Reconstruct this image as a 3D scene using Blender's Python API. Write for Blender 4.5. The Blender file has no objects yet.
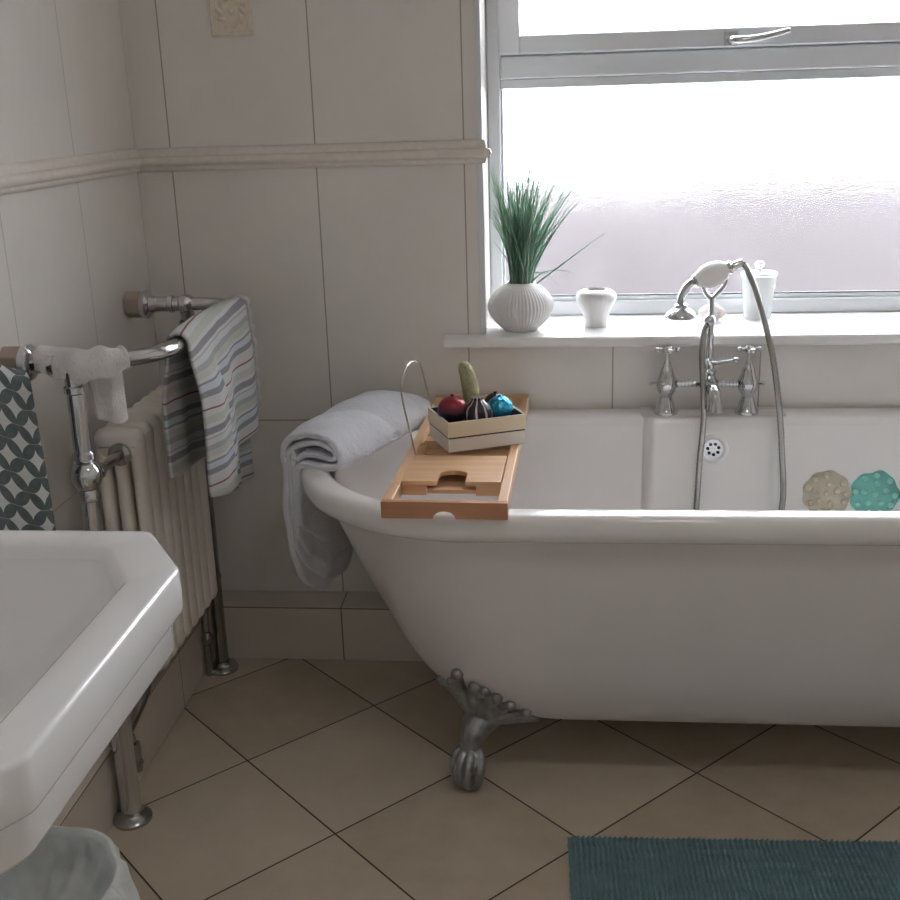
import bpy, bmesh, math, random
from mathutils import Vector, Matrix, noise
random.seed(7)
PI = math.pi
sc = bpy.context.scene
COL = sc.collection

# ------------------------------------------------------------------ camera
F_PX = 1106.19
YAW, PITCH, ROLL = 0.1019, 0.3034, -0.0309
CAM = Vector((0.8566, -2.4287, 1.3117))
cy, sy, cp, sp = math.cos(YAW), math.sin(YAW), math.cos(PITCH), math.sin(PITCH)
fw = Vector((-sy * cp, cy * cp, -sp)); rt = Vector((cy, sy, 0)); up = rt.cross(fw)
c_, s_ = math.cos(ROLL), math.sin(ROLL)
r2 = c_ * rt + s_ * up; u2 = -s_ * rt + c_ * up
cam_d = bpy.data.cameras.new('camera'); cam = bpy.data.objects.new('camera', cam_d); COL.objects.link(cam)
cam_d.sensor_width = 36; cam_d.lens = 36 * F_PX / 900; cam_d.clip_start = .05
M4 = Matrix.Identity(4)
for i in range(3):
    M4[i][0] = r2[i]; M4[i][1] = u2[i]; M4[i][2] = -fw[i]; M4[i][3] = CAM[i]
cam.matrix_world = M4
sc.camera = cam

# ------------------------------------------------------------------ world, light, exposure
sc.view_settings.view_transform = 'Standard'; sc.view_settings.look = 'None'
sc.view_settings.gamma = 1; sc.view_settings.use_curve_mapping = False
sc.view_settings.exposure = 1.66
w = bpy.data.worlds.new('overcast_sky'); sc.world = w; w.use_nodes = True
bg = w.node_tree.nodes['Background']; bg.inputs[0].default_value = (.90, .942, 1, 1); bg.inputs[1].default_value = 5.0
sc.cycles.max_bounces = 12; sc.cycles.diffuse_bounces = 8; sc.cycles.transmission_bounces = 8
sc.cycles.transparent_max_bounces = 8
pd = bpy.data.lights.new('window_daylight_portal', 'AREA'); pd.shape = 'RECTANGLE'; pd.size = 1.25; pd.size_y = 1.1
pd.cycles.is_portal = True
po = bpy.data.objects.new('window_daylight_portal', pd); COL.objects.link(po)
po.location = (1.32, .42, 1.37); po.rotation_euler = (-PI / 2, 0, 0)

# ------------------------------------------------------------------ materials
def lin(c):
    return tuple(((v / 255) / 12.92 if v / 255 <= .04045 else ((v / 255 + .055) / 1.055) ** 2.4) for v in c) + (1,)
class NT:
    def __init__(s, m): s.t = m.node_tree; s.n = s.t.nodes; s.l = s.t.links
    def node(s, k, **kw):
        n = s.n.new(k)
        for a, b in kw.items(): setattr(n, a, b)
        return n
    def link(s, a, b): s.l.new(a, b)
    def math(s, op, a, b=None, c=None):
        n = s.n.new('ShaderNodeMath'); n.operation = op
        for i, v in enumerate((a, b, c)):
            if v is None: continue
            if isinstance(v, (int, float)): n.inputs[i].default_value = v
            else: s.l.new(v, n.inputs[i])
        return n.outputs[0]
    def mix(s, f, a, b):
        n = s.n.new('ShaderNodeMix'); n.data_type = 'RGBA'
        for i, v in ((0, f), (6, a), (7, b)):
            if isinstance(v, (int, float, tuple)): n.inputs[i].default_value = v
            else: s.l.new(v, n.inputs[i])
        return n.outputs[2]
    def noise(s, vec, scale, detail=3, rough=.5):
        n = s.n.new('ShaderNodeTexNoise'); n.inputs['Scale'].default_value = scale
        n.inputs['Detail'].default_value = detail; n.inputs['Roughness'].default_value = rough
        if vec is not None: s.l.new(vec, n.inputs['Vector'])
        return n
    def ramp(s, f, stops, interp='LINEAR'):
        n = s.n.new('ShaderNodeValToRGB'); cr = n.color_ramp; cr.interpolation = interp
        while len(cr.elements) < len(stops): cr.elements.new(.5)
        for e, (p, c) in zip(cr.elements, stops): e.position = p; e.color = c
        s.l.new(f, n.inputs[0]); return n.outputs[0]
    def bump(s, h, strength, dist=.002):
        n = s.n.new('ShaderNodeBump'); n.inputs['Strength'].default_value = strength; n.inputs['Distance'].default_value = dist
        s.l.new(h, n.inputs['Height']); return n.outputs[0]
def mat(name, col, rough=.5, metal=0, spec=.5, **kw):
    m = bpy.data.materials.new(name); m.use_nodes = True
    p = m.node_tree.nodes['Principled BSDF']
    p.inputs['Base Color'].default_value = col if len(col) == 4 else lin(col)
    p.inputs['Roughness'].default_value = rough; p.inputs['Metallic'].default_value = metal
    p.inputs['Specular IOR Level'].default_value = spec
    for k, v in kw.items(): p.inputs[k.replace('_', ' ')].default_value = v
    return m, p, NT(m)

def grain(name, col, rough, var=.06, scale=8, bump=0, bscale=300, bdist=.001, **kw):
    """colour with a gentle procedural variation and a fine bump"""
    m, p, t = mat(name, col, rough, **kw)
    tc = t.node('ShaderNodeTexCoord').outputs['Object']
    n = t.noise(tc, scale, 4)
    a = lin(tuple(max(0, v * (1 - var)) for v in col)); b = lin(tuple(min(255, v * (1 + var)) for v in col))
    t.link(t.mix(n.outputs[0], a, b), p.inputs['Base Color'])
    if bump:
        n2 = t.noise(tc, bscale, 2)
        t.link(t.bump(n2.outputs[0], bump, bdist), p.inputs['Normal'])
    return m

def tile_mat(name, axis, off, zs, base=(226, 220, 213), joint=(162, 153, 146), pitch=.333, wj=.0016, rough=.32):
    m, p, t = mat(name, base, rough)
    g = t.node('ShaderNodeNewGeometry').outputs['Position']
    s = t.node('ShaderNodeSeparateXYZ'); t.link(g, s.inputs[0])
    u = s.outputs[axis]; z = s.outputs[2]
    fr = t.math('FRACT', t.math('DIVIDE', t.math('SUBTRACT', u, off - 20 * pitch), pitch))
    d = t.math('MULTIPLY', t.math('MINIMUM', fr, t.math('SUBTRACT', 1, fr)), pitch)
    mask = t.math('LESS_THAN', d, wj)
    for zz in zs:
        mask = t.math('MAXIMUM', mask, t.math('LESS_THAN', t.math('ABSOLUTE', t.math('SUBTRACT', z, zz)), wj))
    n = t.noise(g, 3.5, 6, .6)
    n2 = t.noise(g, 60, 2)
    c = t.mix(n.outputs[0], lin(tuple(v * .93 for v in base)), lin(tuple(min(255, v * 1.04) for v in base)))
    t.link(t.mix(mask, c, lin(joint)), p.inputs['Base Color'])
    h = t.math('ADD', t.math('MULTIPLY', mask, -1), t.math('MULTIPLY', n2.outputs[0], .25))
    t.link(t.bump(h, .35, .0015), p.inputs['Normal'])
    return m

def floor_mat():
    m, p, t = mat('floor_tile', (190, 170, 148), .38)
    g = t.node('ShaderNodeNewGeometry').outputs['Position']
    s = t.node('ShaderNodeSeparateXYZ'); t.link(g, s.inputs[0])
    X = t.math('SUBTRACT', s.outputs[0], .2037); Y = t.math('SUBTRACT', s.outputs[1], -.4464)
    k = math.sqrt(.5) / .33
    ds = []
    cells = []
    for q in (t.math('MULTIPLY', t.math('SUBTRACT', X, Y), k), t.math('MULTIPLY', t.math('ADD', X, Y), k)):
        q = t.math('ADD', q, 40.0); fr = t.math('FRACT', q); cells.append(t.math('FLOOR', q))
        ds.append(t.math('MINIMUM', fr, t.math('SUBTRACT', 1, fr)))
    mask = t.math('LESS_THAN', t.math('MINIMUM', *ds), .0055)
    cb = t.node('ShaderNodeCombineXYZ'); t.link(cells[0], cb.inputs[0]); t.link(cells[1], cb.inputs[1])
    wn = t.node('ShaderNodeTexWhiteNoise'); t.link(cb.outputs[0], wn.inputs['Vector'])
    n = t.noise(g, 9, 6, .65)
    f = t.math('ADD', t.math('MULTIPLY', n.outputs[0], .7), t.math('MULTIPLY', wn.outputs['Value'], .3))
    c = t.ramp(f, [(.25, lin((182, 168, 148))), (.55, lin((200, 187, 168))), (.8, lin((208, 197, 180)))])
    t.link(t.mix(mask, c, lin((62, 44, 36))), p.inputs['Base Color'])
    n2 = t.noise(g, 120, 3)
    h = t.math('ADD', t.math('MULTIPLY', mask, -1), t.math('MULTIPLY', n2.outputs[0], .15))
    t.link(t.bump(h, .4, .0015), p.inputs['Normal'])
    return m

def wood_mat(name, c1, c2, axis=1):
    m, p, t = mat(name, c1, .42)
    tc = t.node('ShaderNodeTexCoord').outputs['Object']
    mp = t.node('ShaderNodeMapping'); sc3 = [60, 60, 60]; sc3[axis] = 3.0; mp.inputs['Scale'].default_value = sc3
    t.link(tc, mp.inputs[0]); n = t.noise(mp.outputs[0], 1.0, 4, .6)
    n2 = t.noise(tc, 9, 2)
    f = t.math('ADD', t.math('MULTIPLY', n.outputs[0], .65), t.math('MULTIPLY', n2.outputs[0], .35))
    t.link(t.ramp(f, [(.3, lin(c1)), (.7, lin(c2))]), p.inputs['Base Color'])
    t.link(t.bump(n.outputs[0], .15, .0006), p.inputs['Normal'])
    return m

def terry(name, col, bs=260, strength=.7):
    m, p, t = mat(name, col, .95, spec=.1)
    p.inputs['Sheen Weight'].default_value = .25
    tc = t.node('ShaderNodeTexCoord').outputs['Object']
    n = t.noise(tc, bs, 3, .7); n2 = t.noise(tc, 14, 3)
    t.link(t.mix(n2.outputs[0], lin(tuple(v * .94 for v in col)), lin(tuple(min(255, v * 1.03) for v in col))), p.inputs['Base Color'])
    n3 = t.noise(tc, bs * .3, 2); h = t.math('ADD', n.outputs[0], n3.outputs[0])
    t.link(t.bump(h, strength, .006), p.inputs['Normal'])
    return m

def stripes_mat():
    m, p, t = mat('striped_towel_cloth', (200, 200, 200), .95, spec=.1)
    uv = t.node('ShaderNodeUVMap'); uv.uv_map = 'UVMap'
    s = t.node('ShaderNodeSeparateXYZ'); t.link(uv.outputs[0], s.inputs[0])
    v = t.math('FRACT', t.math('DIVIDE', s.outputs[1], .155))
    W = lin((196, 196, 198)); G = lin((158, 162, 164)); D = lin((134, 134, 140)); P = lin((180, 184, 176)); R = lin((138, 76, 84)); B = lin((184, 194, 204))
    stops = [(0, W), (.09, R), (.115, W), (.19, P), (.29, W), (.34, D), (.43, W), (.47, G), (.49, W), (.57, G), (.64, P), (.73, W), (.77, D), (.80, B), (.88, D), (.955, W)]
    c = t.ramp(v, stops, 'CONSTANT')
    tc = t.node('ShaderNodeTexCoord').outputs['Object']
    n = t.noise(tc, 330, 3, .7)
    t.link(t.mix(t.math('MULTIPLY', n.outputs[0], .22), c, W), p.inputs['Base Color'])
    t.link(t.bump(n.outputs[0], .6, .003), p.inputs['Normal'])
    return m

def leaf_pattern_mat():
    """overlapping circles: dark grey green petals, pale four pointed stars between them"""
    m, p, t = mat('petal_pattern_cloth', (90, 100, 98), .9, spec=.1)
    uv = t.node('ShaderNodeUVMap'); uv.uv_map = 'UVMap'
    mp = t.node('ShaderNodeMapping'); mp.inputs['Scale'].default_value = (26, 26, 1); mp.inputs['Rotation'].default_value = (0, 0, .78)
    t.link(uv.outputs[0], mp.inputs[0])
    s = t.node('ShaderNodeSeparateXYZ'); t.link(mp.outputs[0], s.inputs[0])
    fx = t.math('FRACT', t.math('ADD', s.outputs[0], 50)); fy = t.math('FRACT', t.math('ADD', s.outputs[1], 50))
    # petals: inside two circles of radius .707+ around cell corners that share an edge; star = outside
    def dist(ax, ay):
        a = t.math('SUBTRACT', fx, ax); b = t.math('SUBTRACT', fy, ay)
        return t.math('SQRT', t.math('ADD', t.math('MULTIPLY', a, a), t.math('MULTIPLY', b, b)))
    cnt = None
    for ax, ay in ((0, 0), (1, 0), (0, 1), (1, 1)):
        k = t.math('LESS_THAN', dist(ax, ay), .745)
        cnt = k if cnt is None else t.math('ADD', cnt, k)
    star = t.math('LESS_THAN', cnt, 1.5)
    line = t.math('LESS_THAN', t.math('ABSOLUTE', t.math('SUBTRACT', fx, fy)), .02)
    n = t.noise(mp.outputs[0], 3, 3)
    dark = t.mix(n.outputs[0], lin((72, 82, 84)), lin((104, 112, 112)))
    c = t.mix(star, dark, lin((190, 190, 188)))
    c = t.mix(t.math('MULTIPLY', line, .5), c, lin((170, 175, 170)))
    t.link(c, p.inputs['Base Color'])
    n2 = t.noise(mp.outputs[0], 40, 3)
    t.link(t.bump(n2.outputs[0], .4, .002), p.inputs['Normal'])
    return m

MT = {}
WALL_C = (223, 219, 214)
MT['wall_back'] = tile_mat('wall_tile_back', 0, -.016, [.594, 1.84], WALL_C)
MT['wall_left'] = tile_mat('wall_tile_left', 1, -.24, [.594, 1.84], WALL_C, (186, 180, 175))
MT['plain_wall'] = tile_mat('wall_tile_room', 1, -.24, [.594, 1.2, 1.84], WALL_C)
MT['ceiling'] = grain('ceiling_paint', (238, 236, 232), .9, .01)
MT['floor'] = floor_mat()
MT['base_back'] = tile_mat('skirting_tile_back', 0, -.005, [.1405], (208, 198, 188), (120, 98, 84))
MT['base_left'] = tile_mat('skirting_tile_left', 1, -.24, [.1405], (208, 198, 188), (120, 98, 84))
MT['rail'] = grain('dado_ceramic', (220, 212, 204), .4, .05, 60, .2, 90, .0015)
MT['decor'] = grain('relief_tile_ceramic', (212, 201, 186), .45, .08, 90, .25, 200)
MT['upvc'] = grain('white_upvc', (214, 216, 220), .35, .01)
MT['sill'] = grain('sill_paint', (232, 231, 230), .3, .02)
MT['gasket'] = grain('black_gasket', (60, 60, 62), .6)
MT['chrome'] = grain('chrome', (205, 207, 210), .12, .02, metal=1)
MT['chrome_worn'] = grain('worn_chrome', (168, 168, 165), .22, .12, 25, metal=1)
MT['pewter'] = grain('pewter_paint', (150, 152, 154), .34, .25, 60, .3, 160, metal=.85)
MT['enamel'] = grain('bath_enamel', (232, 230, 229), .12, .01, spec=.6)
MT['bath_paint'] = grain('bath_outer_paint', (220, 216, 216), .3, .012)
MT['porcelain'] = grain('porcelain', (228, 228, 230), .10, .01, spec=.6)
MT['rad'] = grain('radiator_enamel', (234, 228, 220), .35, .02)
MT['white_terry'] = terry('white_towel_cloth', (226, 228, 236))
MT['flannel'] = terry('cream_flannel_cloth', (232, 229, 229), 320)
MT['stripes'] = stripes_mat()
MT['petals'] = leaf_pattern_mat()
MT['bamboo'] = wood_mat('bamboo', (200, 156, 116), (222, 184, 144), 0)
MT['bamboo_side'] = wood_mat('bamboo_rail', (206, 164, 124), (226, 190, 152), 1)
MT['walnut_board'] = wood_mat('bamboo_front', (168, 118, 86), (190, 140, 106), 0)
MT['wire'] = grain('steel_wire', (196, 186, 172), .25, .03, metal=1)
MT['card'] = grain('cream_card', (222, 208, 184), .7, .02)
MT['card_low'] = grain('pale_card', (226, 220, 210), .7, .02)
MT['card_line'] = grain('dark_card_line', (64, 56, 66), .6)
MT['card_in'] = grain('navy_card_inside', (44, 62, 78), .7)
MT['vase'] = grain('white_vase_ceramic', (218, 216, 216), .45, .02)
def leaf(name, col):
    m = grain(name, col, .5, .22, 20); t = NT(m); p = m.node_tree.nodes['Principled BSDF']
    tl = t.node('ShaderNodeBsdfTranslucent'); tl.inputs[0].default_value = lin(tuple(min(255, v * 1.1) for v in col))
    mx = t.node('ShaderNodeMixShader'); mx.inputs[0].default_value = .4
    out = [n for n in t.n if n.type == 'OUTPUT_MATERIAL'][0]
    t.link(p.outputs[0], mx.inputs[1]); t.link(tl.outputs[0], mx.inputs[2]); t.link(mx.outputs[0], out.inputs[0]); return m
MT['grass'] = leaf('grass_leaf', (128, 168, 144)); MT['grass2'] = leaf('grass_leaf_pale', (170, 192, 174))
MT['shell'] = grain('shell', (222, 212, 206), .6, .15, 60, .5, 90)
MT['rug'] = grain('rug_chenille', (122, 152, 159), .95, .12, 45, .8, 260, .003, spec=.1)
MT['rubber'] = grain('white_plastic', (232, 232, 232), .3, .02)
MT['hole'] = grain('drain_dark', (20, 20, 22), .6)
MT['tan_cap'] = grain('tan_ceramic_cap', (178, 162, 150), .5, .05)
MT['porc_body'] = grain('white_ceramic_handle', (240, 240, 240), .12, .01)
def translucent(name, col, alpha=.5, rough=.25):
    m, p, t = mat(name, col, rough)
    p.inputs['Transmission Weight'].default_value = alpha; p.inputs['IOR'].default_value = 1.3
    n = t.noise(t.node('ShaderNodeTexCoord').outputs['Object'], 30, 3)
    t.link(t.bump(n.outputs[0], .2, .002), p.inputs['Normal'])
    return m
MT['bag'] = leaf('bin_liner_film', (232, 245, 238))
MT['jar'] = translucent('frosted_jar', (244, 246, 246), .45, .25)
def vinyl(name, col, clear):
    m, p, t = mat(name, col, .25); tc = t.node('ShaderNodeTexCoord').outputs['Object']
    t.link(t.bump(t.noise(tc, 160, 2).outputs[0], .4, .002), p.inputs['Normal'])
    tr = t.node('ShaderNodeBsdfTransparent'); tr.inputs[0].default_value = lin(tuple(min(255, v * 1.12) for v in col)); mx = t.node('ShaderNodeMixShader'); mx.inputs[0].default_value = clear
    out = [n for n in t.n if n.type == 'OUTPUT_MATERIAL'][0]
    t.link(p.outputs[0], mx.inputs[1]); t.link(tr.outputs[0], mx.inputs[2]); t.link(mx.outputs[0], out.inputs[0]); return m
MT['mat_beige'] = vinyl('clear_beige_vinyl', (236, 230, 220), .68)
MT['mat_teal'] = vinyl('clear_turquoise_vinyl', (188, 234, 226), .68)
MT['mat_blue'] = vinyl('clear_blue_vinyl', (110, 190, 208), .45)
MT['mat_beige_dot'] = grain('beige_sucker', (206, 194, 176), .35)
MT['mat_teal_dot'] = grain('turquoise_sucker', (150, 210, 198), .35)
MT['mat_blue_dot'] = grain('blue_sucker', (40, 120, 150), .35)

def frosted():
    m = bpy.data.materials.new('frosted_glass'); m.use_nodes = True; t = NT(m)
    for n in list(t.n): t.n.remove(n)
    out = t.node('ShaderNodeOutputMaterial')
    g = t.node('ShaderNodeNewGeometry').outputs['Position']
    vo = t.noise(g, 160, 3, .6)
    b = t.bump(vo.outputs[0], .3, .002)
    gl = t.node('ShaderNodeBsdfGlass'); gl.inputs['Roughness'].default_value = .2; gl.inputs['IOR'].default_value = 1.45
    t.link(b, gl.inputs['Normal'])
    tr = t.node('ShaderNodeBsdfTransparent')
    mx = t.node('ShaderNodeMixShader'); mx.inputs[0].default_value = .72
    t.link(tr.outputs[0], mx.inputs[1]); t.link(gl.outputs[0], mx.inputs[2]); t.link(mx.outputs[0], out.inputs[0])
    return m
MT['frosted'] = frosted()

# ------------------------------------------------------------------ mesh builder
class MB:
    def __init__(s): s.v = []; s.f = []; s.uv = None
    def add(s, vs, fs):
        b = len(s.v); s.v += [tuple(v) for v in vs]; s.f += [tuple(i + b for i in f) for f in fs]; return b
    def box(s, x0, x1, y0, y1, z0, z1, M=None):
        vs = [Vector((x, y, z)) for x in (x0, x1) for y in (y0, y1) for z in (z0, z1)]
        if M is not None: vs = [M @ v for v in vs]
        s.add(vs, [(0, 1, 3, 2), (4, 6, 7, 5), (0, 4, 5, 1), (2, 3, 7, 6), (0, 2, 6, 4), (1, 5, 7, 3)]); return s
    def loft(s, rings, closed=True, cap0=True, cap1=True):
        n = len(rings[0]); vs = [p for r in rings for p in r]; fs = []
        for i in range(len(rings) - 1):
            for j in range(n if closed else n - 1):
                a = i * n + j; b = i * n + (j + 1) % n
                fs.append((a, b, b + n, a + n))
        if cap0 and closed: fs.append(tuple(range(n - 1, -1, -1)))
        if cap1 and closed: fs.append(tuple((len(rings) - 1) * n + j for j in range(n)))
        s.add(vs, fs); return s
    def tube(s, pts, r, n=16, caps=True, smooth=0):
        pts = [Vector(p) for p in pts]
        rr = list(r) if isinstance(r, (list, tuple)) else [r] * len(pts)
        if smooth:
            pts, rr = spline(pts, rr, smooth)
        rings = []; prev = None
        for i, p in enumerate(pts):
            d = (pts[min(i + 1, len(pts) - 1)] - pts[max(i - 1, 0)]).normalized()
            if prev is None:
                a = Vector((0, 0, 1)) if abs(d.z) < .9 else Vector((1, 0, 0)); u = d.cross(a).normalized()
            else:
                u = (prev - d * prev.dot(d)).normalized()
            prev = u; v = d.cross(u)
            rings.append([p + (u * math.cos(2 * PI * k / n) + v * math.sin(2 * PI * k / n)) * rr[i] for k in range(n)])
        s.loft(rings, True, caps, caps); return s
    def lathe(s, prof, c=(0, 0, 0), n=32, M=None, rmod=None):
        rings = []
        for r, z in prof:
            ring = []
            for k in range(n):
                a = 2 * PI * k / n; q = r * (rmod(a, z) if rmod else 1)
                v = Vector((q * math.cos(a), q * math.sin(a), z))
                if M is not None: v = M @ v
                ring.append(v + Vector(c))
            rings.append(ring)
        s.loft(rings); return s
    def ell(s, c, rx, ry, rz, M=None, n=20, m=12):
        prof = [(max(math.sin(PI * i / m), .001), -math.cos(PI * i / m)) for i in range(m + 1)]
        D = Matrix.Diagonal((rx, ry, rz)); D = (M.to_3x3() @ D) if M is not None else D
        return s.lathe(prof, c, n, D)
    def grid(s, fn, nu, nv):
        vs = [fn(i / (nu - 1), j / (nv - 1)) for i in range(nu) for j in range(nv)]
        fs = [(i * nv + j, (i + 1) * nv + j, (i + 1) * nv + j + 1, i * nv + j + 1) for i in range(nu - 1) for j in range(nv - 1)]
        s.add(vs, fs); return s
    def build(s, name, m, parent=None, smooth=True, bevel=0, solid=0, sub=0, seg=2, uvs=None, off=0, origin=None, remesh=0, ang=40):
        o_ = Vector(origin) if origin is not None else Vector((0, 0, 0))
        if origin is None and parent is not None: o_ = Vector(parent['_o'])
        me = bpy.data.meshes.new(name); me.from_pydata([Vector(v) - o_ for v in s.v], [], s.f); me.validate()
        bm = bmesh.new(); bm.from_mesh(me); bmesh.ops.recalc_face_normals(bm, faces=bm.faces)
        if uvs is not None:
            ly = bm.loops.layers.uv.new('UVMap'); bm.verts.ensure_lookup_table()
            for f in bm.faces:
                for l in f.loops: l[ly].uv = uvs[l.vert.index]
        bm.to_mesh(me); bm.free()
        if smooth:
            for p in me.polygons: p.use_smooth = True
        me.materials.append(MT[m] if isinstance(m, str) else m)
        o = bpy.data.objects.new(name, me); COL.objects.link(o)
        if parent is None: o.location = o_
        else: o.parent = parent
        if origin is not None and parent is not None: o.location = o_ - Vector(parent['_o'])
        o['_o'] = tuple(o_)
        if solid:
            md = o.modifiers.new('solid', 'SOLIDIFY'); md.thickness = solid; md.offset = off
        if remesh:
            md = o.modifiers.new('fuse', 'REMESH'); md.mode = 'VOXEL'; md.voxel_size = remesh; md.use_smooth_shade = True
            sm = o.modifiers.new('soft', 'SMOOTH'); sm.iterations = 3; sm.factor = .5
        if bevel:
            md = o.modifiers.new('bevel', 'BEVEL'); md.width = bevel; md.segments = seg; md.limit_method = 'ANGLE'; md.angle_limit = math.radians(35)
            md.harden_normals = False
        if sub:
            md = o.modifiers.new('sub', 'SUBSURF'); md.levels = sub; md.render_levels = sub
        if smooth and not sub and not remesh:
            for e in me.edges: pass
            bmx = bmesh.new(); bmx.from_mesh(me)
            for e in bmx.edges:
                if len(e.link_faces) == 2 and e.calc_face_angle(0) > math.radians(ang): e.smooth = False
            bmx.to_mesh(me); bmx.free()
        return o

def spline(pts, rr, k):
    P = [pts[0]] + list(pts) + [pts[-1]]; R_ = [rr[0]] + list(rr) + [rr[-1]]; out = []; ro = []
    for i in range(1, len(P) - 2):
        for j in range(k):
            t = j / k
            def cr(a, b, c, d): return .5 * ((2 * b) + (c - a) * t + (2 * a - 5 * b + 4 * c - d) * t * t + (3 * b - a - 3 * c + d) * t ** 3)
            out.append(Vector([cr(P[i - 1][q], P[i][q], P[i + 1][q], P[i + 2][q]) for q in range(3)]))
            ro.append(max(1e-4, cr(R_[i - 1], R_[i], R_[i + 1], R_[i + 2])))
    out.append(Vector(pts[-1])); ro.append(rr[-1]); return out, ro
def lerp(a, b, t): return a + (b - a) * t
def interp(x, xs, ys):
    if x <= xs[0]: return ys[0]
    for i in range(len(xs) - 1):
        if x <= xs[i + 1]: return lerp(ys[i], ys[i + 1], (x - xs[i]) / (xs[i + 1] - xs[i]))
    return ys[-1]
def sstep(x): x = min(1, max(0, x)); return x * x * (3 - 2 * x)
def thing(name, loc, label, cat, group=None):
    o = bpy.data.objects.new(name, None); COL.objects.link(o); o.location = loc; o['_o'] = tuple(loc)
    o.empty_display_size = .05
    return tag(o, label, cat, group)
def tag(o, label, cat, group=None):
    o['label'] = label; o['category'] = cat
    if group: o['group'] = group
    return o
def struct(o): o['kind'] = 'structure'; return o
def plabel(o, t): o['label'] = t; return o

# ------------------------------------------------------------------ room
XL, YB = -.098, .093            # left wall, back wall
XR, YF, ZC = 2.35, -3.1, 2.4
LED = .144
struct(MB().box(XL - .12, XR + .12, YF - .12, .45, -.08, 0).build('floor', 'floor', smooth=False))
struct(MB().box(XL - .12, XR + .12, YF - .12, .45, ZC, ZC + .08).build('ceiling', 'ceiling', smooth=False))
struct(MB().box(XL - .12, XL, YF - .12, .45, 0, ZC).build('wall_left', 'wall_left', smooth=False))
struct(MB().box(XR, XR + .12, YF - .12, .45, 0, ZC).build('wall_right', 'plain_wall', smooth=False))
struct(MB().box(XL, XR, YF - .12, YF, 0, ZC).build('wall_front', 'plain_wall', smooth=False))
WX0, WX1, WZ0, WZ1 = .690, 1.95, .80, 1.95
wb = MB()
wb.box(XL, WX0, YB, .45, 0, ZC); wb.box(WX1, XR, YB, .45, 0, ZC)
wb.box(WX0, WX1, YB, .45, 0, .772); wb.box(WX0, WX1, YB, .45, WZ1, ZC)
struct(wb.build('wall_back', 'wall_back', smooth=False))
struct(MB().box(XL, XR, 0, YB, 0, LED).build('baseboard_back', 'base_back', smooth=False, bevel=.002))
struct(MB().box(XL, 0, YF, 0, 0, LED).build('baseboard_left', 'base_left', smooth=False, bevel=.002))
# window sill board
struct(MB().box(.594, WX1 + .09, .045, .32, .776, .80).build('window_sill', 'sill', bevel=.006, seg=3))
# dado rail profile (offset from wall, height)
prof = [(0, 1.183), (.006, 1.184), (.010, 1.190), (.010, 1.195), (.018, 1.198), (.021, 1.206), (.018, 1.214), (.010, 1.217), (.010, 1.226), (.007, 1.233), (0, 1.235)]
rb = MB(); xs = [XL] + [lerp(XL, .697, i / 20) for i in range(1, 21)]
rb.loft([[(x, YB - d, z) for d, z in prof] for x in xs], True)
rb.loft([[(WX0 + d, y, z) for d, z in prof] for y in (YB - .012, YB + .004)], True)
struct(rb.build('trim_1', 'rail', bevel=0, ang=60))
rb = MB().loft([[(XL + d, y, z) for d, z in prof] for y in (YF, -.6, YB)], True)
struct(rb.build('trim_2', 'rail', ang=60))
# corner bead at the window opening
struct(MB().box(WX0 - .012, WX0 + .0015, YB - .002, YB + .01, .80, WZ1).build('trim_3', 'upvc', bevel=.001))

# window (frame behind the reveal)
FY = .31
win = bpy.data.objects.new('window_1', None); COL.objects.link(win); win['_o'] = (0, 0, 0); struct(win)
GX0, GX1 = .7215, WX1 - .04
fr = MB()
fr.box(WX0, GX0, FY, FY + .07, .80, WZ1); fr.box(GX1, WX1, FY, FY + .07, .80, WZ1)
fr.box(GX0, GX1, FY, FY + .07, .80, .836); fr.box(GX0, GX1, FY, FY + .07, 1.362, 1.413); fr.box(GX0, GX1, FY + .02, FY + .07, 1.413, 1.425)
fr.box(GX0, GX1, FY, FY + .07, WZ1 - .04, WZ1)
fr.build('window_frame', 'upvc', win, bevel=.004)
bd = MB()     # glazing beads round the fixed pane, sloping in
for (x0, x1, z0, z1) in ((GX0, GX0 + .006, .845, 1.362), (GX1 - .014, GX1, .845, 1.362)): bd.box(x0, x1, FY + .012, FY + .03, z0, z1)
bd.box(GX0, GX1, FY + .008, FY + .03, .836, .847); bd.box(GX0, GX1, FY + .008, FY + .03, 1.340, 1.362)
bd.build('glazing_bead', 'upvc', win, bevel=.003)
MB().box(GX0 + .006, GX1 - .014, FY + .010, FY + .02, .847, .8495).build('gasket', 'gasket', win, smooth=False)
sa = MB(); SZ0 = 1.415
sa.box(GX0 - .003, GX0 + .047, FY - .016, FY + .045, SZ0, WZ1 - .03); sa.box(GX1 - .043, GX1 + .003, FY - .016, FY + .045, SZ0, WZ1 - .03)
sa.box(GX0 + .047, GX1 - .043, FY - .016, FY + .045, SZ0, SZ0 + .042); sa.box(GX0 + .047, GX1 - .043, FY - .016, FY + .045, WZ1 - .075, WZ1 - .03)
sa.build('opening_sash', 'upvc', win, bevel=.004)
MB().box(GX0, GX1, FY + .03, FY + .036, .838, 1.362).build('glass_pane', 'frosted', win, smooth=False)
MB().box(GX0 + .04, GX1 - .04, FY + .01, FY + .016, SZ0 + .04, WZ1 - .07).build('glass_pane', 'frosted', win, smooth=False)
h = MB(); hy = FY - .016
h.box(1.233, 1.262, hy - .008, hy, SZ0 + .004, SZ0 + .034)
h.tube([(1.248, hy - .005, SZ0 + .016), (1.248, hy - .032, SZ0 + .015), (1.262, hy - .04, SZ0 + .013), (1.31, hy - .043, SZ0 + .017), (1.37, hy - .04, SZ0 + .030)], [.008, .008, .0085, .0075, .006], 12, smooth=5)
plabel(h.build('window_handle', 'chrome', win, bevel=.002), 'chrome lever handle')

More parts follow.
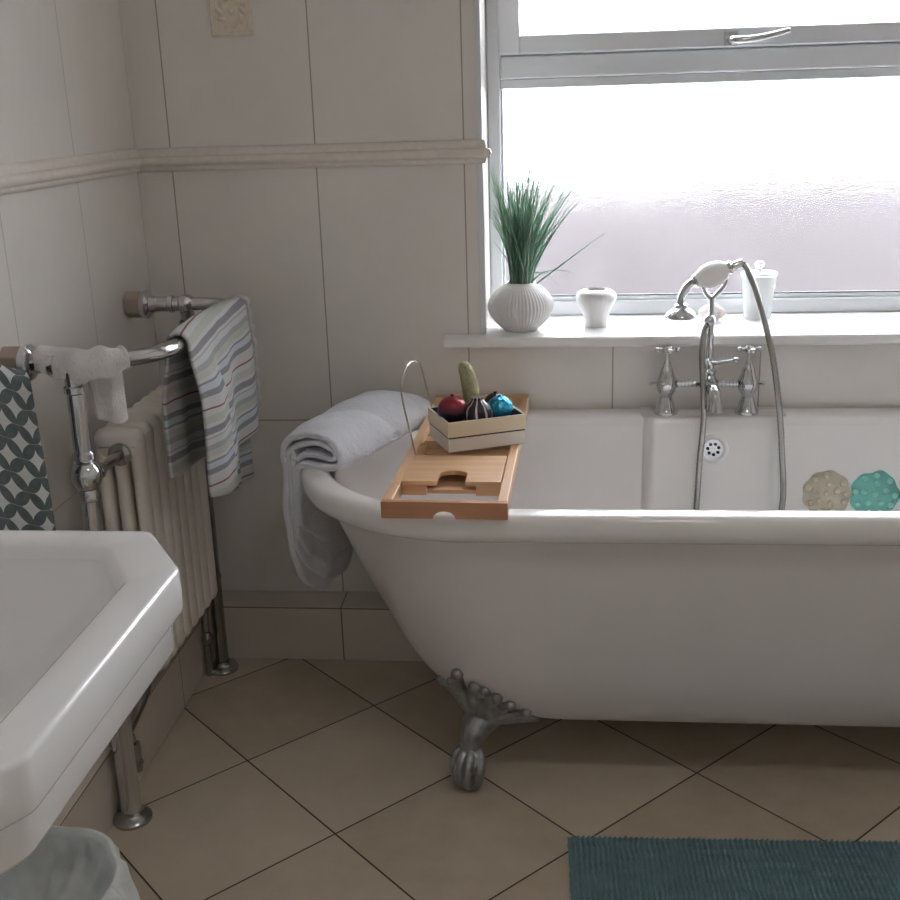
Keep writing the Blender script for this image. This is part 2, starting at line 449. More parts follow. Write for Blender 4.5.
# outside: paving and a low pinkish garden wall beyond the glass
MT['paving'] = grain('outside_paving', (96, 92, 92), .9, .05, 4)
MT['brick'] = grain('outside_brick', (72, 67, 69), .9, .08, 3)
struct(MB().box(-6, 9, .46, 12, -.4, -.3).build('ground_outside', 'paving', smooth=False))
gw = MB()
gw.grid(lambda u, v: (lerp(-4, 8, u), 3.0, lerp(-.3, 1.06 + .05 * math.tanh((lerp(-4, 8, u) - 1.5) * .8) + .012 * math.sin(31 * u * 4), v)), 80, 4)
struct(gw.build('garden_wall', 'brick', smooth=False, solid=.2))

# added unseen fill light, built as a ceiling fixture, lifts floor and bath front
cl = thing('fill_light', (1.25, -1.75, ZC), 'added round white fill light, out of view in the middle of the ceiling', 'added fill light')
MT['opal'] = mat('fill_light_glass', (245, 240, 230), .4)[0]; po_ = MT['opal'].node_tree.nodes['Principled BSDF']
po_.inputs['Emission Color'].default_value = (1, .97, .95, 1); po_.inputs['Emission Strength'].default_value = .3
MB().lathe([(.0005, -.01), (.16, -.01), (.165, -.02), (.16, -.028), (.0005, -.028)], (1.25, -1.75, ZC + .01), 40).build('base_plate', 'upvc', cl)
MB().lathe([(.0005, -.075), (.06, -.072), (.11, -.06), (.14, -.04), (.15, -.02)], (1.25, -1.75, ZC + .002), 40).build('diffuser', 'opal', cl)
ld = bpy.data.lights.new('fill_lamp', 'AREA'); ld.shape = 'DISK'; ld.size = .28; ld.energy = 1.15; ld.color = (1, .97, .95)
lo = bpy.data.objects.new('fill_lamp', ld); COL.objects.link(lo); lo.location = (1.25, -1.75, ZC - .08)

# relief tile on the back wall
dt = thing('relief_tile', (.151, YB, 1.46), 'small cream relief tile with a leafy pattern, high on the plain back wall', 'wall tile')
MB().box(.104, .198, YB - .005, YB, 1.467, 1.567).build('tile_body', 'decor', dt, bevel=.002)
rf = MB()
for k in range(10):
    a = k * .63; x = .151 + .026 * math.cos(a); z = 1.517 + .028 * math.sin(a)
    rf.ell((x, YB - .005, z), .011, .0035, .005, Matrix.Rotation(-a + .8, 3, 'Y'))
rf.ell((.151, YB - .005, 1.517), .008, .005, .008)
for s in (-1, 1): rf.tube([(.151 + s * .038, YB - .005, 1.475), (.151 + s * .032, YB - .005, 1.517), (.151 + s * .038, YB - .005, 1.56)], .002, 8, smooth=4)
rf.build('raised_pattern', 'decor', dt)

# ------------------------------------------------------------------ bath
CYB = -.272; CX1 = 1.68
bath = thing('bathtub', (1.2, CYB, 0), 'white freestanding roll top bath on pewter claw feet under the window', 'bathtub')
def stadium(cx0, R, z, n=36, m=14, cx1=None):
    cx1 = CX1 if cx1 is None else cx1; pts = []
    for k in range(n + 1):
        a = PI / 2 + PI * k / n; pts.append((cx0 + R * math.cos(a), CYB + R * math.sin(a), z))
    for k in range(1, m): pts.append((lerp(cx0, cx1, k / m), CYB - R, z))
    for k in range(n + 1):
        a = -PI / 2 + PI * k / n; pts.append((cx1 + R * math.cos(a), CYB + R * math.sin(a), z))
    for k in range(1, m): pts.append((lerp(cx1, cx0, k / m), CYB + R, z))
    return pts
# outer skin, rim and inner skin
C0 = .695
OUT = [(.112, .06, 1.02), (.115, .13, .96), (.124, .18, .905), (.140, .213, .87), (.165, .242, .848), (.20, .265, .828), (.25, .286, .815), (.32, .297, .790), (.40, .307, .760), (.48, .315, .731), (.54, .320, .711), (.570, .322, .705)]
def sm(tab, n):
    zs = [t[0] for t in tab]; out = []
    P, _ = spline([Vector(t) for t in tab], [1] * len(tab), n); return P
body = MB(); rings = []
for z, R_, c0 in sm(OUT, 4): rings.append(stadium(c0, R_, z, cx1=CX1 + (C0 - c0) * -.25))
body.loft(rings, True, True, False).build('bath_body', 'bath_paint', bath, ang=80)
rim = MB(); rings = []
RC, RR, ZR = .334, .0285, .5965
for k in range(33):
    a = math.radians(-125 + k * (310 / 32)); ca, sa_ = math.cos(a), math.sin(a)
    if sa_ > 0: ca = math.copysign(abs(ca) ** .62, ca); sa_ = sa_ ** .62
    rings.append(stadium(C0, RC + RR * 1.04 * ca, ZR + RR * sa_))
rim.loft(rings, True, False, False).build('rolled_rim', 'enamel', bath, ang=80)
INN = [(.60, .306, .705), (.575, .303, .706), (.54, .299, .71), (.45, .290, .725), (.36, .279, .75), (.28, .262, .785), (.225, .235, .82), (.195, .195, .87), (.182, .13, .94), (.178, .05, 1.03)]
inn = MB(); inn.loft([stadium(c0, R_, z, cx1=CX1 - .3 * (c0 - C0)) for z, R_, c0 in sm(INN, 4)], True, False, True)
inn.build('bath_interior', 'enamel', bath, ang=80)
# flat panel below the taps
tp = MB(); n = 20
def panel(u, v):
    x = lerp(1.035, 1.375, u); e = min(1, min(u, 1 - u) / .10); e = sstep(e)
    z = lerp(.624, .30, sstep(v) if v < .1 else v)
    yw = lerp(.055, -.004, (.624 - z) / .324); yf = lerp(.002, -.022, (.624 - z) / .324)
    if v < .08: yf = lerp(.018, yf, v / .08); yw = .055
    return (x, lerp(yw + .012, yf, e), z - (0.006 * (1 - v / .08) ** 2 * 0 if v < .08 else 0))
tp.grid(panel, 41, 30)
tp.add([(1.045, .005, .6245), (1.365, .005, .6245), (1.365, .085, .6245), (1.045, .085, .6245)], [(0, 1, 2, 3)])
tp.build('tap_ledge', 'enamel', bath, ang=80)

# claw foot: fan of leaves on the bath, neck, claw over a ball
def claw_foot():
    b = Vector((.682, -.522, 0)); d = Vector((-.42, -.9, 0)).normalized(); s = Vector((-d.y, d.x, 0)); Z = Vector((0, 0, 1))
    m = MB()
    def P(o, l, z): return b + d * o + s * l + Z * z
    m.tube([P(-.12, .03, .165), P(-.075, .012, .148), P(-.035, .004, .135), P(-.012, 0, .108), P(-.010, 0, .085), P(-.006, 0, .062), P(-.004, 0, .045)], [.03, .036, .034, .0235, .0225, .027, .026], 18, smooth=5)
    m.ell(P(0, 0, .026), .027, .027, .0255)
    for l, o in ((-.026, .004), (-.009, .018), (.010, .018), (.027, .002)):
        m.tube([P(-.010, l * .6, .088), P(o - .003, l * .95, .078), P(o + .010, l * 1.08, .056), P(o + .0105, l, .034), P(o + .003, l * .75, .014)], [.009, .0105, .0102, .0095, .003], 12, smooth=5)
        m.ell(P(o + .008, l * 1.1, .058), .0105, .0105, .009)
    m.tube([P(-.012, 0, .07), P(-.036, 0, .048), P(-.026, 0, .018)], [.014, .012, .004], 10, smooth=4)
    HH = [.112, .124, .140, .165, .20, .25, .32]; RH = [.10, .18, .213, .242, .265, .286, .297]; CH = [.98, .905, .87, .848, .828, .815, .79]
    def flank(az, h, off=.006):
        R_ = interp(h, HH, RH) + off; c0 = interp(h, HH, CH); a = math.radians(az); return Vector((c0 + R_ * math.cos(a), CYB + R_ * math.sin(a), h))
    B0 = P(-.030, .004, .142)
    lobes = [(214, .190, .0085), (222, .207, .0095), (231, .222, .0095), (239, .256, .0125), (244, .232, .0115), (248, .226, .011), (252, .213, .012), (256, .196, .011), (259, .174, .0105), (256, .146, .0095), (246, .165, .011)]
    for k, (az, h, r) in enumerate(lobes):
        T = flank(az, h); mid = B0.lerp(T, .5); q = flank(az - (az - 228) * .5, mid.z, .008)
        st_ = B0 + s * ((az - 236) * .0008)
        m.tube([st_, st_.lerp(q, .5), q.lerp(mid, .35), q.lerp(T, .55), T], [r * .7, r * .8, r * .85, r, r * .9], 10, smooth=4)
        m.ell(T, r * 1.05, r * 1.05, r * 1.05)
        if k < len(lobes) - 2:
            for fz in (.45, .9):
                az2 = lerp(az, lobes[k + 1][0], .5); h2 = lerp(.142, (h + lobes[k + 1][1]) / 2, fz); T2 = flank(az2, max(.135, h2 - .008), .003)
                m.tube([B0, B0.lerp(T2, .5) + d * .004, T2], [r * .9, r * .9, r * .7], 10, smooth=4)
    for k in range(5):
        T = flank(228 + k * 6, .165 + .006 * k * (k < 3), .006); m.ell(B0.lerp(T, .75) + d * .004, .009, .009, .009)
    return m
FT = claw_foot()
for fx, fy in ((0, 0), (0, 1), (1, 0), (1, 1)):
    m = MB(); m.f = list(FT.f); m.v = [((2.566 - v[0]) if fx else v[0], (2 * CYB - v[1]) if fy else v[1], v[2]) for v in FT.v]
    m.build('claw_foot', 'pewter', bath, remesh=.0024)

# overflow grille
ov = thing('overflow_grille', (1.2, -.006, .552), 'round white overflow grille with dark holes, on the bath wall below the taps', 'overflow')
Mo = Matrix.Rotation(PI / 2 - .10, 3, 'X'); oc = Vector((1.205, -.0045, .551))
m = MB().lathe([(.020, -.002), (.033, -.002), (.034, .003), (.031, .0065), (.026, .008), (.0225, .006), (.021, .002)], oc, 40, Mo); m.build('flange', 'rubber', ov)
m = MB().lathe([(.0005, -.001), (.0225, -.001), (.0225, .003), (.0005, .0038)], oc, 40, Mo); pf = m.build('perforated_plate', 'chrome', ov)
m = MB()
for k in range(7):
    a = k * 2 * PI / 7 + .3; c = oc + Mo @ Vector((.0125 * math.cos(a), .0125 * math.sin(a), .0045)); m.lathe([(.0003, -.001), (.0036, -.001), (.0036, .0006), (.0003, .0006)], c, 14, Mo)
m.build('drain_hole', 'hole', pf)
m = MB().lathe([(.0003, 0), (.004, 0), (.004, .002), (.0003, .003)], oc + Mo @ Vector((0, 0, .003)), 16, Mo); m.build('screw', 'chrome', pf)

# bubble mats stuck on the inside
def flank(x, z): # a point of the far inner wall
    R_ = interp(z, [.225, .28, .36, .45, .54], [.235, .262, .279, .290, .299]); cx_ = CX1 - .3 * (interp(z, [.225, .28, .36, .45, .54], [.82, .785, .75, .725, .71]) - C0); return Vector((x, CYB + math.sqrt(max(R_ ** 2 - max(0, x - cx_) ** 2, 1e-4)), z))
def bubble_mat(cx, cz, r, m1, m2, label, squarish=False):
    t = thing('bath_sticker', flank(cx, cz), label, 'non-slip sticker', 'bubble stickers on the bath wall')
    def rr(a): return r * (1 + .03 * math.cos(9 * a)) * ((1 + .045 * math.cos(5 * a + .3)) if squarish else 1)
    nn = 48; vs = [flank(cx, cz) - Vector((0, .004, 0))]; fs = []
    for k in range(nn):
        a = 2 * PI * k / nn; q = flank(cx + rr(a) * math.cos(a), cz + rr(a) * math.sin(a)); vs.append(q - Vector((0, .003, 0)))
    for k in range(nn): fs.append((0, 1 + k, 1 + (k + 1) % nn))
    m = MB(); m.add(vs, fs); m.build('sheet', m1, t, solid=.0025)
    m = MB(); rnd = random.Random(int(cx * 1000))
    pos = [(0, 0)] + [(.45, a) for a in (0.3, 1.5, 2.8, 4.0, 5.2)] + [(.8, a) for a in (0, .7, 1.5, 2.2, 2.9, 3.6, 4.4, 5.1, 5.7)]
    for q, a in pos:
        a += rnd.uniform(-.15, .15); c = flank(cx + q * r * math.cos(a), cz + q * r * math.sin(a)) - Vector((0, .005, 0))
        m.lathe([(.0005, -.003), (.0072, -.003), (.0072, .0), (.0058, .0018), (.0036, .0008), (.0005, .0006)], c, 16, Matrix.Rotation(PI / 2, 3, 'X'))
    m.build('sucker', m2, t)
bubble_mat(1.466, .438, .054, 'mat_beige', 'mat_beige_dot', 'beige see-through bubble sticker on the inside bath wall')
bubble_mat(1.572, .437, .054, 'mat_teal', 'mat_teal_dot', 'turquoise see-through bubble sticker on the inside bath wall', True)
bubble_mat(1.680, .432, .050, 'mat_blue', 'mat_blue_dot', 'blue bubble sticker at the photo edge on the inside bath wall', True)

# ------------------------------------------------------------------ bath mixer with handset
TY = .034
tap = thing('bath_mixer_tap', (1.19, TY, .625), 'chrome bath mixer with two cross handles and telephone shower cradle on the bath rim', 'tap')
for x in (1.101, 1.281):
    m = MB().lathe([(.0265, .6235), (.0265, .630), (.023, .634), (.018, .650), (.0125, .664), (.014, .668), (.021, .678), (.0235, .690), (.0225, .702), (.017, .714), (.0145, .722), (.0135, .728), (.009, .733), (.0075, .742), (.005, .750), (.0045, .765), (.004, .768)], (x, TY, 0), 28)
    s_x = -1 if x < 1.19 else 1
    m.tube([(x + s_x * .015, TY, .693), (x + s_x * .033, TY, .693)], [.006, .004], 12)
    m.ell((x + s_x * .034, TY, .693), .005, .005, .005)
    pil = m.build('tap_pillar', 'chrome', tap)
    m = MB().lathe([(.0005, .765), (.010, .765), (.0125, .770), (.0125, .776), (.009, .781), (.0005, .782)], (x, TY, 0), 20)
    for k in range(4):
        a = k * PI / 2 + .15; d = Vector((math.cos(a), math.sin(a), 0)); c = Vector((x, TY, .772))
        m.tube([c + d * .008, c + d * .018], .0038, 10); m.ell(c + d * .023, .0065, .0065, .0065)
    m.build('cross_handle', 'chrome', pil)
m = MB().tube([(1.115, TY, .693), (1.267, TY, .693)], .0062, 14)
for k in range(17):
    x = 1.126 + k * .0082
    if abs(x - 1.192) > .018: m.lathe([(.005, -.002), (.0088 if k % 3 else .0105, -.0012), (.0088 if k % 3 else .0105, .0012), (.005, .002)], (x, TY, .693), 16, Matrix.Rotation(PI / 2, 3, 'Y'))
m.build('cross_bar', 'chrome', tap)
CXT = 1.194
m = MB().lathe([(.004, .668), (.015, .674), (.0205, .686), (.0205, .698), (.016, .709), (.013, .714), (.0155, .718), (.0155, .724), (.011, .729), (.0125, .735), (.0145, .742), (.0145, .748), (.009, .753), (.0075, .77), (.0075, .80), (.009, .805), (.0075, .812), (.0065, .86), (.006, .885)], (CXT, TY, 0), 24)
m.tube([(CXT, TY - .01, .692), (CXT + .003, TY - .045, .694), (CXT + .005, TY - .07, .684), (CXT + .006, TY - .078, .662), (CXT + .006, TY - .079, .650)], [.015, .014, .0135, .0145, .0175], 18, smooth=5)
m.build('spout_body', 'chrome', tap)
m = MB().tube([(CXT, TY - .008, .742), (CXT + .022, TY - .02, .746), (CXT + .048, TY - .03, .752)], [.006, .0042, .004], 10); m.ell((CXT + .053, TY - .032, .7535), .0075, .0075, .0075)
m.build('diverter_lever', 'chrome', tap)
m = MB().lathe([(.003, .824), (.012, .828), (.0145, .836), (.012, .845), (.006, .85)], (CXT - .004, TY - .004, 0), 20); m.build('riser_collar', 'chrome', tap)
m = MB()
m.tube([(CXT, TY, .885), (CXT - .012, TY, .895), (CXT - .020, TY, .912), (CXT - .022, TY, .925)], [.006, .0052, .005, .004], 10, smooth=4)
m.tube([(CXT, TY, .885), (CXT + .012, TY, .898), (CXT + .026, TY, .915), (CXT + .030, TY, .932)], [.006, .0052, .005, .004], 10, smooth=4)
m.build('handset_cradle', 'chrome', tap)
hs = thing('shower_handset', (1.18, TY, .90), 'chrome and white telephone shower handset lying in the cradle above the bath taps', 'shower head')
a0 = Vector((1.158, TY, .925)); a1 = Vector((1.228, TY, .952)); d = (a1 - a0)
m = MB().tube([a0 + d * t for t in (-.04, 0, .1, .3, .55, .8, .95, 1.04)], [.011, .014, .019, .026, .0275, .023, .015, .009], 20, smooth=4)
plabel(m.build('ceramic_grip', 'porc_body', hs), 'white oval grip')
m = MB().tube([a1 + d * -.06, a1 + d * .06, a1 + d * .12, a1 + d * .30, a1 + d * .42], [.014, .016, .010, .010, .008], 16)
m.build('hose_connector', 'chrome', hs)
m = MB().tube([a0 + d * .06, a0 - d * .03, a0 - d * .10], [.015, .0165, .011], 16)
m.tube([a0 - d * .05, a0 + Vector((-.018, 0, -.012)), a0 + Vector((-.030, 0, -.034)), a0 + Vector((-.032, 0, -.058))], [.010, .0095, .0085, .009], 14, smooth=5)
m.build('neck', 'chrome', hs)
m = MB().lathe([(.009, .876), (.014, .873), (.016, .866), (.022, .862), (.029, .857), (.0345, .850), (.035, .846), (.033, .844), (.0005, .8435)], (a0.x - .030, TY, 0), 36)
m.build('shower_rose', 'chrome', hs)
hp = [a1 + d * .40, (1.268, .025, .943), (1.290, .01, .885), (1.320, -.015, .775), (1.340, -.032, .65), (1.351, -.04, .54), (1.357, -.045, .46), (1.354, -.048, .38), (1.36, -.06, .29), (1.30, -.09, .215), (1.25, -.10, .197), (1.20, -.085, .235), (1.172, -.055, .31), (1.168, -.045, .40), (1.172, -.035, .52), (1.179, -.02, .64), (1.173, .0, .76), (1.178, .018, .815), (CXT - .006, TY - .01, .835)]
pts, rr = spline([Vector(p) for p in hp], [.0068] * len(hp), 24)
rr = [r * (1 + .06 * (1 if (i % 2) else -1)) for i, r in enumerate(rr)]
tag(MB().tube(pts, rr, 12).build('shower_hose', 'chrome_worn', origin=(1.25, 0, .2), ang=80), 'long flexible chrome shower hose looping from the handset down into the bath', 'hose')

# ------------------------------------------------------------------ bamboo tray across the bath
TZ = .6255
tray = thing('bath_tray', (.668, -.27, TZ), 'light bamboo bath tray lying across the left part of the bath', 'bath tray')
Mt = Matrix.Translation((.671, -.27, TZ)) @ Matrix.Rotation(math.radians(-1.6), 4, 'Z')
def tb(m, x0, x1, y0, y1, z0, z1): m.box(x0, x1, y0, y1, z0, z1, Mt); return m
HW = .1095; Y0, Y1 = -.378, .350
for sgn in (-1, 1):
    m = MB(); tb(m, min(sgn * HW, sgn * (HW - .018)), max(sgn * HW, sgn * (HW - .018)), Y0 + .012, Y1 - .012, .004, .030); m.build('side_rail', 'bamboo_side', tray, bevel=.002)
m = MB(); arc = [(-HW - .001, 0), (-.025, 0)] + [(-.020 * math.cos(k * PI / 10), .014 * math.sin(k * PI / 10)) for k in range(11)] + [(.025, 0), (HW + .001, 0), (HW + .001, .031), (-HW - .001, .031)]
for yy0, yy1 in ((Y0, Y0 + .014),):
    m.loft([[Mt @ Vector((x, yy, z)) for x, z in arc] for yy in (yy0, yy1)])
m.build('front_board', 'walnut_board', tray, smooth=False, bevel=.0012)
m = MB(); tb(m, -HW, HW, Y1 - .013, Y1, .0, .034); m.build('back_board', 'bamboo', tray, bevel=.002)
# deck with arched cut-out
def deck_outline():
    o = [(-HW + .019, .0), (-.036, .0)]
    o += [(-.026, .0), (-.026, .045)] + [(-.026 * math.cos(k * PI / 12), .045 + .018 * math.sin(k * PI / 12)) for k in range(1, 12)] + [(.026, .045), (.026, .0)]
    o += [(HW - .019, .0), (HW - .019, .155), (-HW + .019, .155)]
    return o
m = MB(); yo = Y0 + .102
m.loft([[Mt @ Vector((x, yo + y, z)) for x, y in deck_outline()] for z in (.025, .034)])
m.build('deck_panel', 'bamboo', tray, smooth=False, bevel=.001)
m = MB(); tb(m, -HW + .019, -.045, yo + .002, yo + .012, .006, .025); tb(m, .045, HW - .019, yo + .002, yo + .012, .006, .025)
tb(m, -HW + .019, HW - .019, yo + .012, yo + .024, .006, .014); m.build('front_lip', 'bamboo', tray, bevel=.001)
m = MB(); tb(m, -HW + .018, HW - .018, yo + .02, yo + .25, .004, .009)
m.build('lower_shelf', 'bamboo_side', tray, bevel=.001)
m = MB()
for k in range(9): tb(m, -HW + .018, HW - .018, yo + .165 + k * .046, yo + .165 + k * .046 + .034, .010, .018)
m.build('slat_base', 'bamboo', tray, bevel=.001)
m = MB()
for k in range(7): tb(m, -HW + .019, -HW + .034, yo + .166 + k * .014, yo + .166 + k * .014 + .006, .018, .028)
m.build('comb_rest', 'bamboo_side', tray, bevel=.001)
wp = [(.580, -.385, .657), (.5705, -.375, .70), (.556, -.36, .762), (.552, -.348, .800), (.556, -.325, .824), (.565, -.29, .835), (.575, -.255, .826), (.580, -.235, .800), (.585, -.20, .745), (.590, -.165, .69), (.592, -.15, .657)]; wp = [(x, y, .657 + (z - .657) * .93) for x, y, z in wp]
m = MB().tube(wp, .0018, 8, smooth=6); m.build('book_stand_wire', 'wire', tray)
# box of ornaments
bx = thing('open_box', (.693, -.27, .6555), 'open cream cardboard box with dark line, standing skewed on the bamboo tray', 'box')
Cn = Vector((.643, -.365, .6557)); ex = Vector((.150, .066, 0)).normalized(); ey = Vector((-ex.y, ex.x, 0))
Mb = Matrix(((ex.x, ey.x, 0, Cn.x), (ex.y, ey.y, 0, Cn.y), (0, 0, 1, Cn.z), (0, 0, 0, 1)))
BL, BW, BH = .164, .131, .061
def wallbox(z0, z1, g, th): 
    m = MB()
    m.box(g, BL - g, g, g + th, z0, z1, Mb); m.box(g, BL - g, BW - g - th, BW - g, z0, z1, Mb)
    m.box(g, g + th, g + th, BW - g - th, z0, z1, Mb); m.box(BL - g - th, BL - g, g + th, BW - g - th, z0, z1, Mb); return m
m = wallbox(.0005, .027, .001, .003); m.box(.002, BL - .002, .002, BW - .002, .0005, .003, Mb); plabel(m.build('lower_band', 'card_low', bx, smooth=False), 'paler lower half')
wallbox(.027, .0305, .0018, .0025).build('line_band', 'card_line', bx, smooth=False)
wallbox(.0305, BH, 0, .0035).build('upper_band', 'card', bx, smooth=False)
wallbox(.003, BH - .0015, .0036, .001).build('lining', 'card_in', bx, smooth=False)
MT['red'] = grain('burgundy_glitter', (120, 30, 46), .3, .35, 120, .4, 300, metal=.5)
MT['darkball'] = grain('dark_plum', (44, 34, 48), .3, .2, 60, .2, 200)
MT['blue'] = grain('blue_foil', (56, 150, 184), .22, .35, 70, 1, 90, .004, metal=.7)
MT['black'] = grain('black_bauble', (34, 36, 42), .2, .2)
MT['teal_foil'] = grain('teal_foil', (54, 110, 120), .25, .3, 60, 1, 90, .004, metal=.6)
def two_tone():
    m, p, t = mat('burgundy_to_navy', (100, 30, 44), .28, metal=.4)
    tc = t.node('ShaderNodeTexCoord').outputs['Object']; s = t.node('ShaderNodeSeparateXYZ'); t.link(tc, s.inputs[0])
    n = t.noise(tc, 60, 3); v = t.math('ADD', s.outputs[2], t.math('MULTIPLY', n.outputs[0], .012))
    t.link(t.ramp(t.math('ADD', t.math('MULTIPLY', v, 18), .5), [(.55, lin((40, 42, 60))), (.95, lin((140, 44, 56)))]), p.inputs['Base Color'])
    t.link(t.bump(t.noise(tc, 140, 3).outputs[0], .6, .002), p.inputs['Normal']); return m
MT['two_tone'] = two_tone()
def striped_ball():
    m, p, t = mat('plum_with_white_stripes', (50, 38, 50), .35)
    tc = t.node('ShaderNodeTexCoord').outputs['Object']; s = t.node('ShaderNodeSeparateXYZ'); t.link(tc, s.inputs[0])
    a = t.math('ARCTAN2', s.outputs[1], s.outputs[0]); n = t.noise(tc, 40, 2)
    a = t.math('ADD', t.math('ADD', a, 6.4), t.math('MULTIPLY', n.outputs[0], .3))
    f = t.math('FRACT', t.math('MULTIPLY', a, 9 / (2 * PI)))
    t.link(t.mix(t.math('LESS_THAN', f, .22), lin((48, 36, 46)), lin((206, 200, 198))), p.inputs['Base Color'])
    return m
MT['striped_ball'] = striped_ball()
def ball(u, v, z, r, m_, name, label, cat='ornament'):
    c = Mb @ Vector((u, v, z - .655)); b = MB(); b.ell(c, r, r, r, n=28, m=18)
    b.tube([c + Vector((0, 0, r * .92)), c + Vector((0, 0, r * 1.1))], .004, 10)
    return tag(b.build(name, m_, origin=c), label, cat, 'ornament balls in the box')
ball(.030, .060, .7235, .0305, 'two_tone', 'ornament_ball', 'burgundy and navy ball, leftmost of the balls in the cream box')
ball(.126, .045, .7195, .0275, 'blue', 'ornament_ball', 'shiny turquoise blue foil ball at the right end of the cream box')
ball(.134, .092, .7165, .025, 'black', 'ornament_ball', 'dark ball half hidden behind the blue foil ball')
ball(.050, .0235, .6845, .018, 'teal_foil', 'ornament_ball', 'low dark teal ball at the front corner of the cream box')
c = Mb @ Vector((.078, .045, .716 - .655)); b = MB()
b.lathe([(q * 1.15, z * 1.12) for q, z in [(.0005, -.024), (.012, -.023), (.021, -.016), (.0265, -.004), (.0265, .006), (.022, .015), (.014, .021), (.010, .026), (.0115, .030), (.0005, .031)]], c, 32)
tag(b.build('striped_ball', 'striped_ball', origin=c), 'dark plum ball with white stripes in the middle of the cream box', 'ornament')
MT['cactus'] = grain('fuzzy_green', (178, 178, 144), .95, .2, 120, .9, 420, .004, spec=.1)
c2 = c + Vector((-.016, .036, .006)); b = MB()
b.tube([c2 + Vector((.0, 0, -.02)), c2 + Vector((0, 0, .03)), c2 + Vector((-.004, 0, .055)), c2 + Vector((-.010, 0, .078)), c2 + Vector((-.013, 0, .089)), c2 + Vector((-.0135, 0, .093))], [.0145, .0165, .016, .0135, .0085, .002], 20, smooth=5)
rnd = random.Random(3)
for k in range(1500):
    t = rnd.random(); a = rnd.uniform(0, 2 * PI); z = lerp(.0, .088, t); q = c2 + Vector((interp(z, [0, .03, .055, .078, .09], [0, 0, -.004, -.010, -.0135]), 0, z)); r = interp(z, [.02, .03, .055, .078, .087], [.0162, .0165, .016, .0135, .0085])
    d_ = Vector((math.cos(a), math.sin(a), .5)).normalized(); p0 = q + Vector((math.cos(a), math.sin(a), 0)) * r; p1 = p0 + d_ * .0045
    tt = Vector((-math.sin(a), math.cos(a), 0)) * .0004; b.add([p0 - tt, p0 + tt, p1], [(0, 1, 2)])
tag(b.build('cactus', 'cactus', origin=c2 + Vector((0, 0, -.02))), 'furry pale green finger cactus standing up behind the striped ball', 'cactus')

# ------------------------------------------------------------------ white towel over the bath end
def nz(p, s): return noise.noise(Vector(p) * s)
def bath_towel():
    t = thing('bath_towel', (.42, -.15, .63), 'thick white towel folded over the left end of the bath, hanging outside', 'towel')
    P0 = Vector((.372, -.372, .628)); P1 = Vector((.494, -.008, .628))
    dirp = (P1 - P0).normalized(); perp = Vector((dirp.y, -dirp.x, 0))
    N = 70
    prof_outer = [(-.078, -1), (-.078, -.75), (-.080, -.5), (-.080, -.25), (-.080, 0.0), (-.078, .022), (-.068, .048), (-.045, .066), (-.015, .074), (.02, .073), (.05, .062), (.070, .040), (.076, .018), (.062, .004), (.03, .001), (.0, .004), (-.03, .002), (-.046, -.012), (-.050, -.1e0), (-.052, -.7)]
    def hang(tv): return interp(tv, [0, .12, .3, .6, .75, .9, 1], [.20, .27, .335, .33, .26, .10, .03])
    def place(tv, u, wv, lay):
        L = hang(tv)
        if wv < 0: z = wv * (L if u < -.06 else L * .93)
        else: z = wv
        wscale = interp(tv, [0, .15, .5, 1], [.82, .95, 1.1, 1.22]); hscale = interp(tv, [0, .1, .4, .8, 1], [.88, 1.0, 1.05, 1.0, .72])
        base = P0.lerp(P1, tv)
        uu = u * wscale if u > -.05 else u * lerp(1, wscale, .5)
        if wv > 0: z *= hscale
        pos = base + perp * uu + Vector((0, 0, z))
        if wv >= 0:
            cr = .010 * math.exp(-((tv - .42 - u * 1.2) / .05) ** 2) * (1 if wv > .02 else 0)
            pos.z -= cr
        amp = .004 if wv >= 0 else .009
        pos += Vector((nz(pos + Vector((lay, 0, 0)), 14), nz(pos + Vector((5, lay, 0)), 14), nz(pos + Vector((0, 7, lay)), 12) * .8)) * amp + Vector((nz(pos, 45), nz(pos + Vector((3, 3, 3)), 45), nz(pos + Vector((9, 1, 1)), 45))) * .0022
        pos.y = min(pos.y, YB - .012)
        return pos
    def sweep(prof, nm, lay, t0=0, t1=1, th=.014):
        pts, _ = spline([Vector((u, w_, 0)) for u, w_ in prof], [1] * len(prof), 4)
        b = MB(); b.grid(lambda a, c: place(lerp(t0, t1, a), pts[min(len(pts) - 1, int(round(c * (len(pts) - 1))))].x, pts[min(len(pts) - 1, int(round(c * (len(pts) - 1))))].y, lay), N, len(pts))
        return b.build(nm, 'white_terry', t, solid=th, sub=1, off=0)
    sweep(prof_outer, 'outer_fold', 0)
    inner = [(-.066, -.9), (-.067, -.4), (-.066, 0.0), (-.062, .022), (-.045, .044), (-.015, .054), (.02, .053), (.048, .042), (.055, .028), (.044, .020), (.0, .026), (-.03, .024), (-.048, .012), (-.055, -.01), (-.058, -.5), (-.059, -.86)]
    sweep(inner, 'inner_fold', 3, .012, .9, .011)
    return t
bath_towel()

